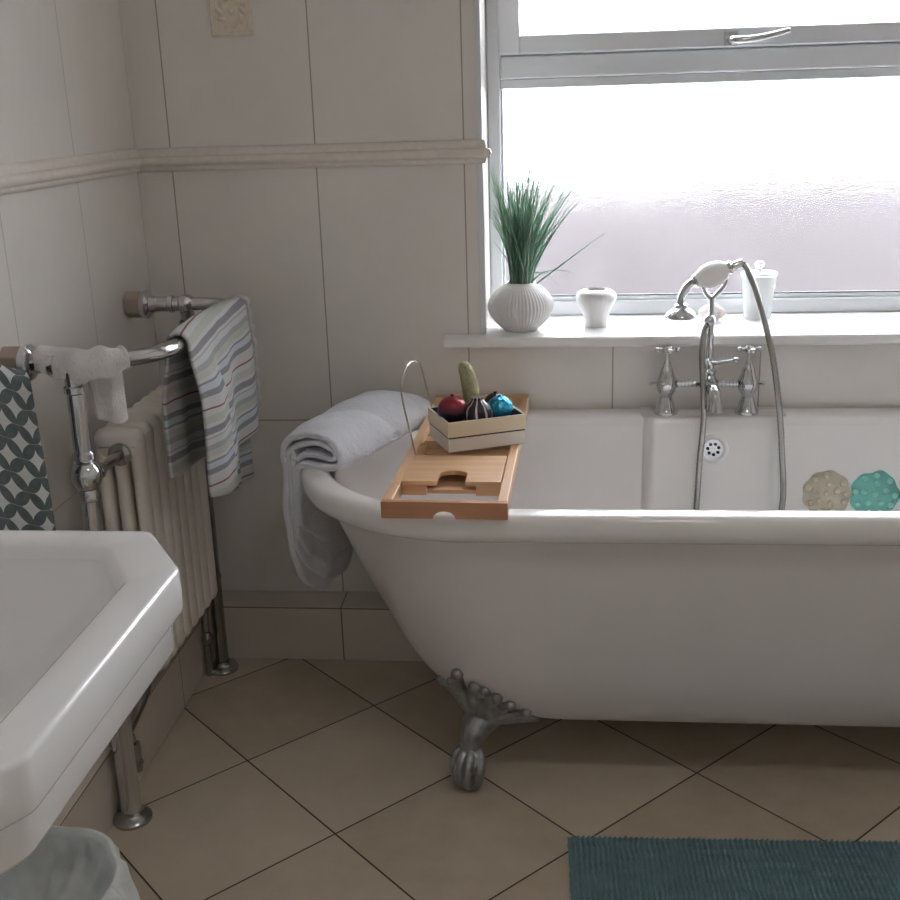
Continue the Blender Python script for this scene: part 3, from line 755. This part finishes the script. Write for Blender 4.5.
# ------------------------------------------------------------------ towel rail and radiator
RZ = .905; PXp = .036; YN, YFp = -.655, -.055
tr = thing('towel_rail', (PXp, -.35, 0), 'chrome floor standing towel rail fixed to the left wall around the radiator', 'towel rail')
def arc(c, r, a0, a1, n=8): return [Vector((c[0] + r * math.cos(lerp(a0, a1, k / n)), c[1] + r * math.sin(lerp(a0, a1, k / n)), RZ)) for k in range(n + 1)]
r_ = .10; XF = .165
path = [Vector((XL + .055, YFp, RZ)), Vector((PXp, YFp, RZ))] + arc((XF - r_, YFp - r_), r_, PI / 2, 0) + arc((XF - .13, YN + .155), .13, 0, -PI / 2, 10)[:-1]
path += [Vector((.03, YN + .02, RZ)), Vector((XL + .055, YN + .022, RZ))]
MB().tube(path, .0145, 18).build('top_rail', 'chrome', tr, ang=80)
for (yy, nm) in ((YN, 0), (YFp, 1)):
    xb = .032 if nm == 0 else PXp; RL = .0195 if nm == 0 else .0155
    m = MB().lathe([(.0375, 0), (.038, .006), (.034, .011), (.026, .014), (.021, .018), (.0195, .024)], (xb, yy, 0), 32)
    m.build('floor_flange', 'chrome_worn', tr)
    m = MB().lathe([(RL, .02), (RL, .24), (RL + .002, .245), (RL + .002, .252), (.0155, .256), (.0155, .66), (.019, .664), (.019, .674), (.016, .684)], (xb, yy, 0), 24)
    m.lathe([(.016, .735), (.0195, .738), (.0195, .748), (.0160, .752), (.0155, .855), (.019, .858), (.019, .868), (.0155, .871), (.0155, RZ - .01)], (xb, yy, 0), 24)
    m.build('post', 'chrome' if nm == 0 else 'chrome_worn', tr)
    m = MB(); m.ell((xb, yy, .706), .027, .027, .031); m.build('ball_joint', 'chrome', tr)
    m = MB(); m.ell((xb, yy if nm else yy + .02, RZ), .022, .022, .022)
    m.lathe([(.017, -.02), (.019, -.017), (.019, -.008)], (xb - .02, yy, RZ), 20, Matrix.Rotation(PI / 2, 3, 'Y')); m.build('tee_joint', 'chrome', tr)
    # wall bracket
    yw = yy if nm else yy + .022
    MY = Matrix.Rotation(PI / 2, 3, 'Y')
    m = MB().lathe([(.030, 0), (.030, .034), (.026, .036)], (XL, yw, RZ), 6, MY); plabel(m.build('wall_cap', 'tan_cap', tr, smooth=False, bevel=.002), 'tan six sided wall cap')
    m = MB().lathe([(.026, .034), (.031, .036), (.032, .046), (.028, .050), (.021, .054), (.018, .064), (.0165, .072), (.0165, .12 if nm else .075)], (XL, yw, RZ), 8 if False else 24, MY); m.build('wall_collar', 'chrome', tr)
# short links to the radiator and valves
m = MB().tube([(.032, YN + .02, .700), (.022, -.49, .690)], .010, 14)
m.lathe([(.0225, 0), (.0225, .006), (.017, .010), (.010, .012)], (.02, -.472, .688), 24, Matrix.Rotation(PI / 2, 3, 'X'))
m.lathe([(.016, -.008), (.017, -.004), (.017, .004), (.016, .008)], (.028, -.60, .697), 8, Matrix.Rotation(PI / 2, 3, 'X'))
m.build('upper_link', 'chrome_worn', tr)
m = MB().tube([(.032, YN, .17), (.03, -.52, .20), (.02, -.47, .245)], .010, 12, smooth=4)
m.tube([(.030, YN + .015, .09), (.036, YN + .05, .10)], .012, 12); m.tube([(.032, YN + .045, .08), (.032, YN + .047, .14)], [.013, .012], 12); m.tube([(.032, YN + .047, .14), (.032, YN + .047, .158)], [.006, .005], 10)
m.build('lower_valve', 'chrome_worn', tr)
m = MB().tube([(.0, YN + .03, 0), (.0, YN + .03, .17), (.02, YN + .015, .2)], .009, 12, smooth=4)
m.build('feed_pipe', 'chrome_worn', tr)
m = MB().tube([(.012, YFp - .03, 0), (.012, YFp - .03, .13), (.02, YFp - .03, .23)], .009, 12, smooth=4); m.ell((.016, YFp - .035, .10), .014, .014, .018); m.ell((.02, YFp - .02, .22), .015, .015, .018)
m.build('feed_pipe', 'chrome_worn', tr)

rad = thing('radiator', (.013, -.28, .215), 'cream white column radiator inside the chrome towel rail by the left wall', 'radiator')
RX0, RX1, RZ0, RZ1 = -.036, .060, .213, .735; NS = 8; RY0, RY1 = -.472, -.09; pitch_r = (RY1 - RY0) / NS
def section_outline(x0, x1, z0, z1, r, n=5):
    o = []
    for (cx_, cz_, a0) in ((x1 - r, z0 + r, -PI / 2), (x1 - r, z1 - r, 0), (x0 + r, z1 - r, PI / 2), (x0 + r, z0 + r, PI)):
        for k in range(n + 1):
            a = a0 + PI / 2 * k / n; o.append((cx_ + r * math.cos(a), cz_ + r * math.sin(a)))
    return o
first = None
m = MB()
def ring_y(x0, x1, z0, z1, yc, hy, r):
    out = []
    for dy, ins in ((-hy, .013), (-hy * .85, .006), (-hy * .5, .0015), (0, 0), (hy * .5, .0015), (hy * .85, .006), (hy, .013)):
        out.append([(x, yc + dy, z) for x, z in section_outline(x0 + ins, x1 - ins, z0 + (ins if z0 < .4 else 0), z1 - (ins if z0 > .4 else 0), r if r < .02 else r)])
    return out
m.loft(ring_y(RX0, RX1, RZ1 - .055, RZ1, 0, pitch_r * .46, .022)); m.loft(ring_y(RX0, RX1, RZ0, RZ0 + .055, 0, pitch_r * .46, .022))
for k in range(3):
    x = lerp(RX0 + .0135, RX1 - .0135, k / 2)
    rings = []
    for z in (RZ0 + .02, RZ1 - .02):
        rings.append([(x + .0125 * math.copysign(abs(math.cos(a)) ** .8, math.cos(a)), pitch_r * .44 * math.copysign(abs(math.sin(a)) ** .8, math.sin(a)), z) for a in [2 * PI * q / 20 for q in range(20)]])
    m.loft(rings)
first = m.build('radiator_section', 'rad', rad, ang=60, origin=(0, 0, 0))
first.location = (0, 0, 0); rl = Vector(rad['_o'])
first.location = Vector((0, RY0 + pitch_r * .5, 0)) - rl
for k in range(1, NS):
    o = first.copy(); COL.objects.link(o); o.parent = rad; o.location = Vector((0, RY0 + pitch_r * (k + .5), 0)) - rl

# ------------------------------------------------------------------ towels on the rail
def sheet(parent, name, m_, fn, nu, nv, th, uvf=None, sub=1):
    b = MB(); b.grid(fn, nu, nv); uvs = None
    if uvf: uvs = [uvf(i / (nu - 1), j / (nv - 1)) for i in range(nu) for j in range(nv)]
    return b.build(name, m_, parent, solid=th, sub=sub, off=0, uvs=uvs)
st = thing('striped_towel', (.165, -.3, .92), 'grey and white striped towel with thin red lines, over the corner of the towel rail', 'towel')
rb_ = .021
def striped(u, v):
    # u across the bar (0 near camera .. 1 far), v along the cloth: inner hem -> over the bar -> outer hem
    Lin, Lout = .285 - .03 * (1 - u), lerp(.30, .36, sstep(u * 1.4))
    Lout = interp(u, [0, .25, .38, .52, .9, 1], [.295, .315, .305, .27, .265, .25])
    tot = Lin + PI * rb_ + Lout; s_len = v * tot
    y = lerp(-.50, -.115, u)
    if s_len < Lin:
        z = RZ - (Lin - s_len); x = XF - rb_; h_ = Lin - s_len; side = -1
    elif s_len < Lin + PI * rb_:
        a = PI - (s_len - Lin) / rb_; x = XF + rb_ * math.cos(a); z = RZ + rb_ * math.sin(a); h_ = 0; side = 0
        y += 0
    else:
        h_ = s_len - Lin - PI * rb_; z = RZ - h_; x = XF + rb_; side = 1
    g = sstep(h_ / .12)
    if side == 1:
        x += g * (.034 * math.exp(-((u - .17) / .13) ** 4) - .004 + .007 * math.sin(u * 15 + 1 + h_ * 4) + .012 * (u > .6) * (u - .6)) + .01 * g
        y += g * (.03 * math.sin(u * PI) * h_ * 2) + .06 * h_ * (u - .2)
    elif side == -1:
        x -= g * (.004 + .010 * math.sin(u * 9) + .006 * math.cos(u * 17)); y -= .02 * g * (1 - u)
        x = min(x, XF - rb_ + .003)
        y += .1 * h_ * (.5 - u) * 0
    bulge = .010 * math.sin(u * PI) * (1 if side == 0 else max(0, 1 - h_ / .05))
    z += bulge * .8 + .003 * nz((x, y, z), 20)
    return (x, y, z)
sheet(st, 'towel_cloth', 'stripes', striped, 46, 70, .008, lambda u, v: (u * .4, (.3 + (v - .285 / (.285 + PI * rb_ + interp(u, [0, .25, .38, .52, .9, 1], [.295, .315, .305, .27, .265, .25]))) * (.285 + PI * rb_ + interp(u, [0, .25, .38, .52, .9, 1], [.295, .315, .305, .27, .265, .25]))) + .018 * u))
# second layer: back half of the folded towel, lower hem showing beyond the first
def striped2(u, v):
    z = lerp(RZ - .01, RZ - interp(u, [0, 1], [.36, .375]), v); h_ = RZ - z
    y = lerp(-.30, -.165, u) + .04 * h_; x = XF + .012 + .006 * math.sin(u * 8) * sstep(h_ / .1)
    return (x, y, z)
sheet(st, 'under_layer', 'stripes', striped2, 16, 30, .006, lambda u, v: (u * .2, .9 + v * .37))
# pale crocheted hem on the far edge
MT['hem'] = terry('lace_hem', (206, 202, 204), 160, 1.0)
def hem(u, v):
    p = Vector(striped(1, lerp(.44, .96, v))); p2 = Vector(striped(.94, lerp(.44, .96, v)))
    return p + Vector((.004, .003, .001)) + (p - p2) * (u * .9) + Vector((.006 * math.sin(v * 60) * u, .004 * math.sin(v * 41) * u, 0))
sheet(st, 'hem', 'hem', hem, 6, 60, .007)

fl = thing('face_cloth', (.06, -.66, .92), 'small off white face cloth draped over the near bend of the chrome towel rail', 'cloth')
def flannel(u, v):
    # follows the rail from the wall side (u=0) round to the near bend (u=1)
    pth = [Vector((-.025, YN + .022, RZ)), Vector((.02, YN + .012, RZ)), Vector((.06, YN + .002, RZ)), Vector((.09, YN + .025, RZ)), Vector((.115, YN + .055, RZ))]
    pp, _ = FLP
    i = u * (len(pp) - 1); a = pp[int(i)]; b_ = pp[min(int(i) + 1, len(pp) - 1)]; c = a.lerp(b_, i - int(i))
    d_ = (pp[min(int(i) + 1, len(pp) - 1)] - pp[max(int(i) - 1, 0)]).normalized(); nrm = Vector((d_.y, -d_.x, 0))  # outward (towards camera)
    r = .021 + .006 * abs(math.sin(u * 7 + .6)) + .004 * nz((u * 3, v * 2, 1), 2); Lf = .012 + .014 * math.sin(u * 3.4 - .2); Lb = interp(u, [0, .40, .50, .9, 1], [.015, .02, .105, .118, .112])
    tot = Lf + PI * r + Lb; s_ = v * tot
    if s_ < Lf: return c + nrm * (r * .95) + Vector((0, 0, -(Lf - s_))) + Vector((0, 0, .004 * math.sin(u * 22)))
    if s_ < Lf + PI * r:
        q = (s_ - Lf) / r; return c + nrm * (r * math.cos(q)) + Vector((0, 0, r * .95 * math.sin(q) + .003 * math.sin(u * 17 + q)))
    h_ = s_ - Lf - PI * r
    return c - nrm * (r + .004 * sstep(h_ / .05) * math.sin(u * 12)) + Vector((0, 0, -h_))
FLP = spline([Vector((-.030, YN + .022, RZ)), Vector((.02, YN + .014, RZ)), Vector((.05, YN + .008, RZ)), Vector((.082, YN + .018, RZ)), Vector((.110, YN + .040, RZ))], [1] * 5, 8)
sheet(fl, 'cloth', 'flannel', flannel, 50, 36, .008)

pt = thing('patterned_towel', (-.09, -.70, .9), 'dark grey green towel with pale petal pattern hanging at the left edge beside the rail', 'towel')
def petal(u, v):
    x = lerp(-.094, -.034, u) ; y = lerp(-.90, -.705, u)
    r = .020; Lf, Lb = .40, .16; tot = Lf + PI * r + Lb; s_ = v * tot; top = lerp(.975, .912, sstep(u * 1.0) ** 2) - r
    nrm = Vector((.9, -.42, 0)); 
    if s_ < Lf:
        h_ = Lf - s_; p = Vector((x, y, top - h_)) + nrm * (r + .008 * math.sin(u * 8 + .6) * sstep(h_ / .2) + .01 * h_)
        return p
    if s_ < Lf + PI * r:
        q = (s_ - Lf) / r; return Vector((x, y, top + r * math.sin(q))) + nrm * (r * math.cos(q))
    h_ = s_ - Lf - PI * r; return Vector((max(x - r * .9, XL + .006), y + r * .4, top - h_))
sheet(pt, 'towel_cloth', 'petals', petal, 24, 60, .006, lambda u, v: (u * .21, v * .58))

# ------------------------------------------------------------------ wash basin
SX1, SY1, SY0, SZ = .422, -1.170, -1.79, .81
bs = thing('wash_basin', (.16, -1.47, 0), 'white ceramic wash basin with chamfered corners and stepped edge, lower left', 'wash basin')
def oct_ring(inset, z, r=0, x0=XL + .001):
    cxx, cyy = .075, .115
    X0, X1, Ya, Yb = x0, SX1 - inset, SY0 + inset, SY1 - inset
    k = inset * .3
    return [(X0, Ya, z), (X1 - cxx + k, Ya, z), (X1, Ya + cyy - k, z), (X1, Yb - cyy + k, z), (X1 - cxx + k, Yb, z), (X0, Yb, z)]
def rounded(ring, r, n=5):
    out = []; L = len(ring)
    for i in range(L):
        p = Vector(ring[i]); a = Vector(ring[i - 1]); b_ = Vector(ring[(i + 1) % L])
        if i in (0, 5): 
            out += [tuple(p)] * 1; continue
        d1 = (a - p).normalized() * r; d2 = (b_ - p).normalized() * r
        for k in range(n + 1):
            t = k / n; q = (1 - t) ** 2 * (p + d1) + 2 * t * (1 - t) * p + t * t * (p + d2); out.append(tuple(q))
    return out
rings = []
outer = [(.24, .56), (.17, .60), (.10, .635), (.058, .664), (.030, .690), (.018, .704), (.0125, .712), (.0125, .746), (.0115, .750), (.002, .756), (0, .760), (0, .804), (.001, .8075), (.003, .8095), (.006, .810), (.046, .8095), (.052, .806), (.057, .800), (.060, .795)]
for ins, z in outer: rings.append(rounded(oct_ring(ins, z), .009))
# bowl: inset on all sides incl. the wall side
def bowl_ring(ins, z, r):
    k = ins - .060
    X0 = XL + .13 + k * .6; X1 = SX1 - ins; Ya = SY0 + ins; Yb = SY1 - ins; cxx, cyy = .055, .085
    ring = [(X0, Ya, z), (X1 - cxx, Ya, z), (X1, Ya + cyy, z), (X1, Yb - cyy, z), (X1 - cxx, Yb, z), (X0, Yb, z)]
    return rounded(ring, r)
def bowl_top(ins, z):
    return bowl_ring(ins, z, .03)
m = MB(); m.loft(rings, True, True, False); 
# flat deck behind the bowl joins wall side
last = rings[-1]; b0 = bowl_top(.060, .795)
m.loft([last, b0], True, False, False)
m.loft([b0, bowl_top(.063, .785), bowl_top(.075, .765), bowl_top(.10, .735), bowl_top(.13, .705), bowl_top(.17, .690), bowl_top(.20, .686)], True, False, True)
m.build('basin', 'porcelain', bs, ang=50)
m = MB(); PC = (.10, -1.47)
m.loft([[(PC[0] + a * math.cos(q) * 1.0, PC[1] + a * math.sin(q), z) for q in [2 * PI * k / 32 for k in range(32)]] for a, z in ((.13, 0), (.128, .03), (.10, .06), (.085, .15), (.08, .4), (.095, .55), (.12, .60))])
m.build('pedestal', 'porcelain', bs)

# ------------------------------------------------------------------ bin with liner
BC = (.117, -1.213); 
bn = thing('waste_bin', (BC[0], BC[1], 0), 'small bin with pale green see-through liner, on the floor under the basin', 'bin')
m = MB().lathe([(.0005, .003), (.095, .003), (.10, .006), (.125, .285), (.129, .29), (.126, .292), (.122, .285), (.097, .010), (.0005, .008)], (BC[0], BC[1], 0), 48); m.build('bucket', 'rubber', bn)
def liner(u, v):
    a = u * 2 * PI; rf_ = 1 + .012 * math.sin(a * 9) + .02 * nz((math.cos(a) * 2, math.sin(a) * 2, v), 2)
    P_ = [(.139, .20), (.139, .25), (.137, .285), (.1345, .298), (.129, .301), (.123, .295), (.119, .280), (.112, .262), (.098, .245), (.07, .232), (.01, .226)]
    i = v * (len(P_) - 1); q = int(i); f = i - q; p0 = P_[q]; p1 = P_[min(q + 1, len(P_) - 1)]
    r = lerp(p0[0], p1[0], f); z = lerp(p0[1], p1[1], f)
    amp = .004 if v < .25 else .0016; flare = .014 * max(0, math.sin(a * 3 + .8)) * (v < .3) * (1 - v / .3)
    r = r * rf_ + amp * math.sin(a * 23 + v * 9) * (v < .3 or v > .55) * (.3 if .25 < v < .55 else 1) + flare
    z += .003 * math.sin(a * 7)
    return (BC[0] + r * math.cos(a), BC[1] + r * math.sin(a), z)
b = MB(); b.grid(liner, 121, 40); b.build('bin_liner', 'bag', bn, solid=.0012)

# ------------------------------------------------------------------ rug
MB_r = MB(); RX, RYt = .874, -.672
rg = random.Random(5)
NXr, NYr = 700, 90; rot = math.radians(1.5); Wd, Dp = .80, .50
def rugf(u, v):
    x = u * Wd; y = -v * Dp
    ph = x / .0095 * 2 * PI + 1.6 * noise.noise(Vector((x * 9, y * 9, 0))) + 1.0 * noise.noise(Vector((x * 40, y * 30, 3)))
    e = min(u, 1 - u) * Wd; e2 = min(v, 1 - v) * Dp; ed = sstep(min(e, e2) / .012)
    z = .004 + ed * (.010 + .0042 * math.sin(ph) + .0016 * math.sin(y / .008 * 2 * PI + 3 * noise.noise(Vector((x * 60, 0, 1)))) + .002 * noise.noise(Vector((x * 14, y * 14, 5))))
    z += .007 * math.exp(-((v - .42 - .1 * math.sin(u * 5)) / .03) ** 2) * sstep((u - .08) / .1) * (1 - sstep((u - .4) / .15))
    jx = .003 * noise.noise(Vector((x * 20, y * 60, 9))) * (1 if .001 < u < .999 else 1)
    X = x + jx; return (RX + X * math.cos(rot) - y * math.sin(rot), RYt + X * math.sin(rot) + y * math.cos(rot), z)
MB_r.grid(rugf, NXr, NYr)
tag(MB_r.build('bath_mat', 'rug', origin=(RX, RYt, 0), ang=180), 'teal grey ribbed chenille bath mat on the floor tiles in front of the bath', 'bath mat')

# ------------------------------------------------------------------ things on the sill
SZt = .80
pp = thing('potted_grass', (.770, .14, SZt), 'green grass plant in ribbed round white vase at the left end of the sill', 'plant')
prof = [(.0005, .0), (.034, .0), (.040, .003), (.056, .017), (.070, .035), (.077, .054), (.074, .072), (.062, .089), (.046, .102), (.036, .108), (.033, .112), (.031, .110), (.034, .104), (.050, .085), (.0005, .080)]
m = MB(); m.lathe([(r, z) for r, z in spline([Vector((r, z, 0)) for r, z in prof], [1] * len(prof), 3)[0] and [(max(.0005, q.x), q.y) for q in spline([Vector((r, z, 0)) for r, z in prof], [1] * len(prof), 3)[0]]], (.770, .14, SZt), 288, None, lambda a, z: 1 - .030 * (0.5 + .5 * math.cos(a * 54)) * (1 if .008 < z < .107 else 0))
m.build('vase', 'vase', pp, ang=80)
rnd = random.Random(11)
def blade(b, base, tip, bend, w0):
    n = 9; vs = []; fs = []
    base = Vector(base); tip = Vector(tip); d_ = tip - base; side = d_.cross(Vector((rnd.uniform(-1, 1), rnd.uniform(-1, 1), .2))).normalized()
    for i in range(n):
        t = i / (n - 1); p = base + d_ * t + Vector(bend) * (t * t - t) ; w_ = w0 * (1 - t ** 2.2) + .0002
        up_ = side.cross(d_).normalized() * w_ * .3
        vs += [p - side * w_, p + up_, p + side * w_]
    for i in range(n - 1):
        for j in (0, 1): fs.append((i * 3 + j, i * 3 + j + 1, i * 3 + j + 4, i * 3 + j + 3))
    b.add(vs, fs)
b1, b2 = MB(), MB()
for k in range(185):
    a = rnd.uniform(0, 2 * PI); rb0 = .024 * math.sqrt(rnd.random()); base = (.770 + rb0 * math.cos(a), .14 + rb0 * math.sin(a), SZt + .088)
    H = rnd.uniform(.17, .31); sx = rnd.gauss(.0, .056); 
    sx = max(-.095, min(.135, sx + (.03 if rnd.random() < .2 else 0))); sy = max(-.05, min(.05, rnd.gauss(0, .03)))
    H *= (1 - .6 * abs(sx) ** 1.0)
    tip = (max(.703, base[0] + sx), base[1] + sy, base[2] + H)
    blade(b1 if rnd.random() < .65 else b2, base, tip, (sx * .6, 0, rnd.uniform(-.03, .0)), rnd.uniform(.0017, .0030))
for tipx, tipz, bz in ((.963, 1.020, -.035), (.706, 1.01, 0), (.89, .93, .05), (.86, .90, .09), (.90, 1.09, 0), (.905, 1.11, .0), (.885, 1.10, 0), (.912, 1.10, .01)):
    blade(b1, (.785, .14, SZt + .09), (tipx, .145, tipz), (.05 if tipx > .8 else 0, 0, -.02 + bz * -1.5), .0019)
b1.build('foliage', 'grass', pp, ang=180, solid=.0003); b2.build('foliage', 'grass2', pp, ang=180, solid=.0003)
cu = MB()
cu.lathe([(.0005, 0), (.024, 0), (.026, .003), (.0265, .012), (.031, .030), (.040, .048), (.0465, .062), (.0475, .072), (.044, .080), (.034, .086), (.025, .088), (.0235, .084), (.034, .078), (.040, .066), (.034, .048), (.02, .012), (.0005, .010)], (.946, .172, SZt), 96, None, lambda a, z: 1 + .008 * math.cos(24 * a) * (z > .045))
tag(cu.build('tealight_holder', 'vase', origin=(.946, .172, SZt)), 'small white ceramic pot with narrow foot on the sill, between plant and taps', 'pot')
sh = MB(); cS = Vector((1.222, .222, SZt + .0195))
def shellf(a, z): return 1 + .06 * math.cos(7 * a)
sh.lathe([(.0005, -.034), (.008, -.030), (.016, -.02), (.021, -.006), (.0215, .004), (.017, .014), (.012, .020), (.012, .023), (.006, .028), (.0005, .035)], cS, 32, Matrix.Rotation(PI / 2, 3, 'Y') @ Matrix.Rotation(.4, 3, 'X'), shellf)
tag(sh.build('sea_shell', 'shell', origin=cS), 'pale ribbed sea shell on the window sill behind the shower riser', 'shell')
jr = thing('glass_jar', (1.331, .25, SZt), 'clear frosted tumbler jar with round knob lid on the sill right of the taps', 'jar')
MB().lathe([(.0005, 0), (.029, 0), (.031, .003), (.034, .04), (.0405, .102), (.038, .102), (.0315, .04), (.028, .008), (.0005, .007)], (1.331, .25, SZt), 40).build('jar_body', 'jar', jr)
MB().lathe([(.0005, .1025), (.0425, .1025), (.0435, .106), (.041, .110), (.012, .112), (.007, .115), (.007, .120), (.011, .124), (.012, .130), (.008, .135), (.0005, .136)], (1.331, .25, SZt), 40).build('lid', 'jar', jr)
m = MB().lathe([(.0005, .009), (.022, .009), (.026, .03), (.027, .045), (.0005, .046)], (1.331, .25, SZt), 32); m.build('contents', 'porc_body', jr)
for o in list(bpy.data.objects):
    if '_o' in o: del o['_o']
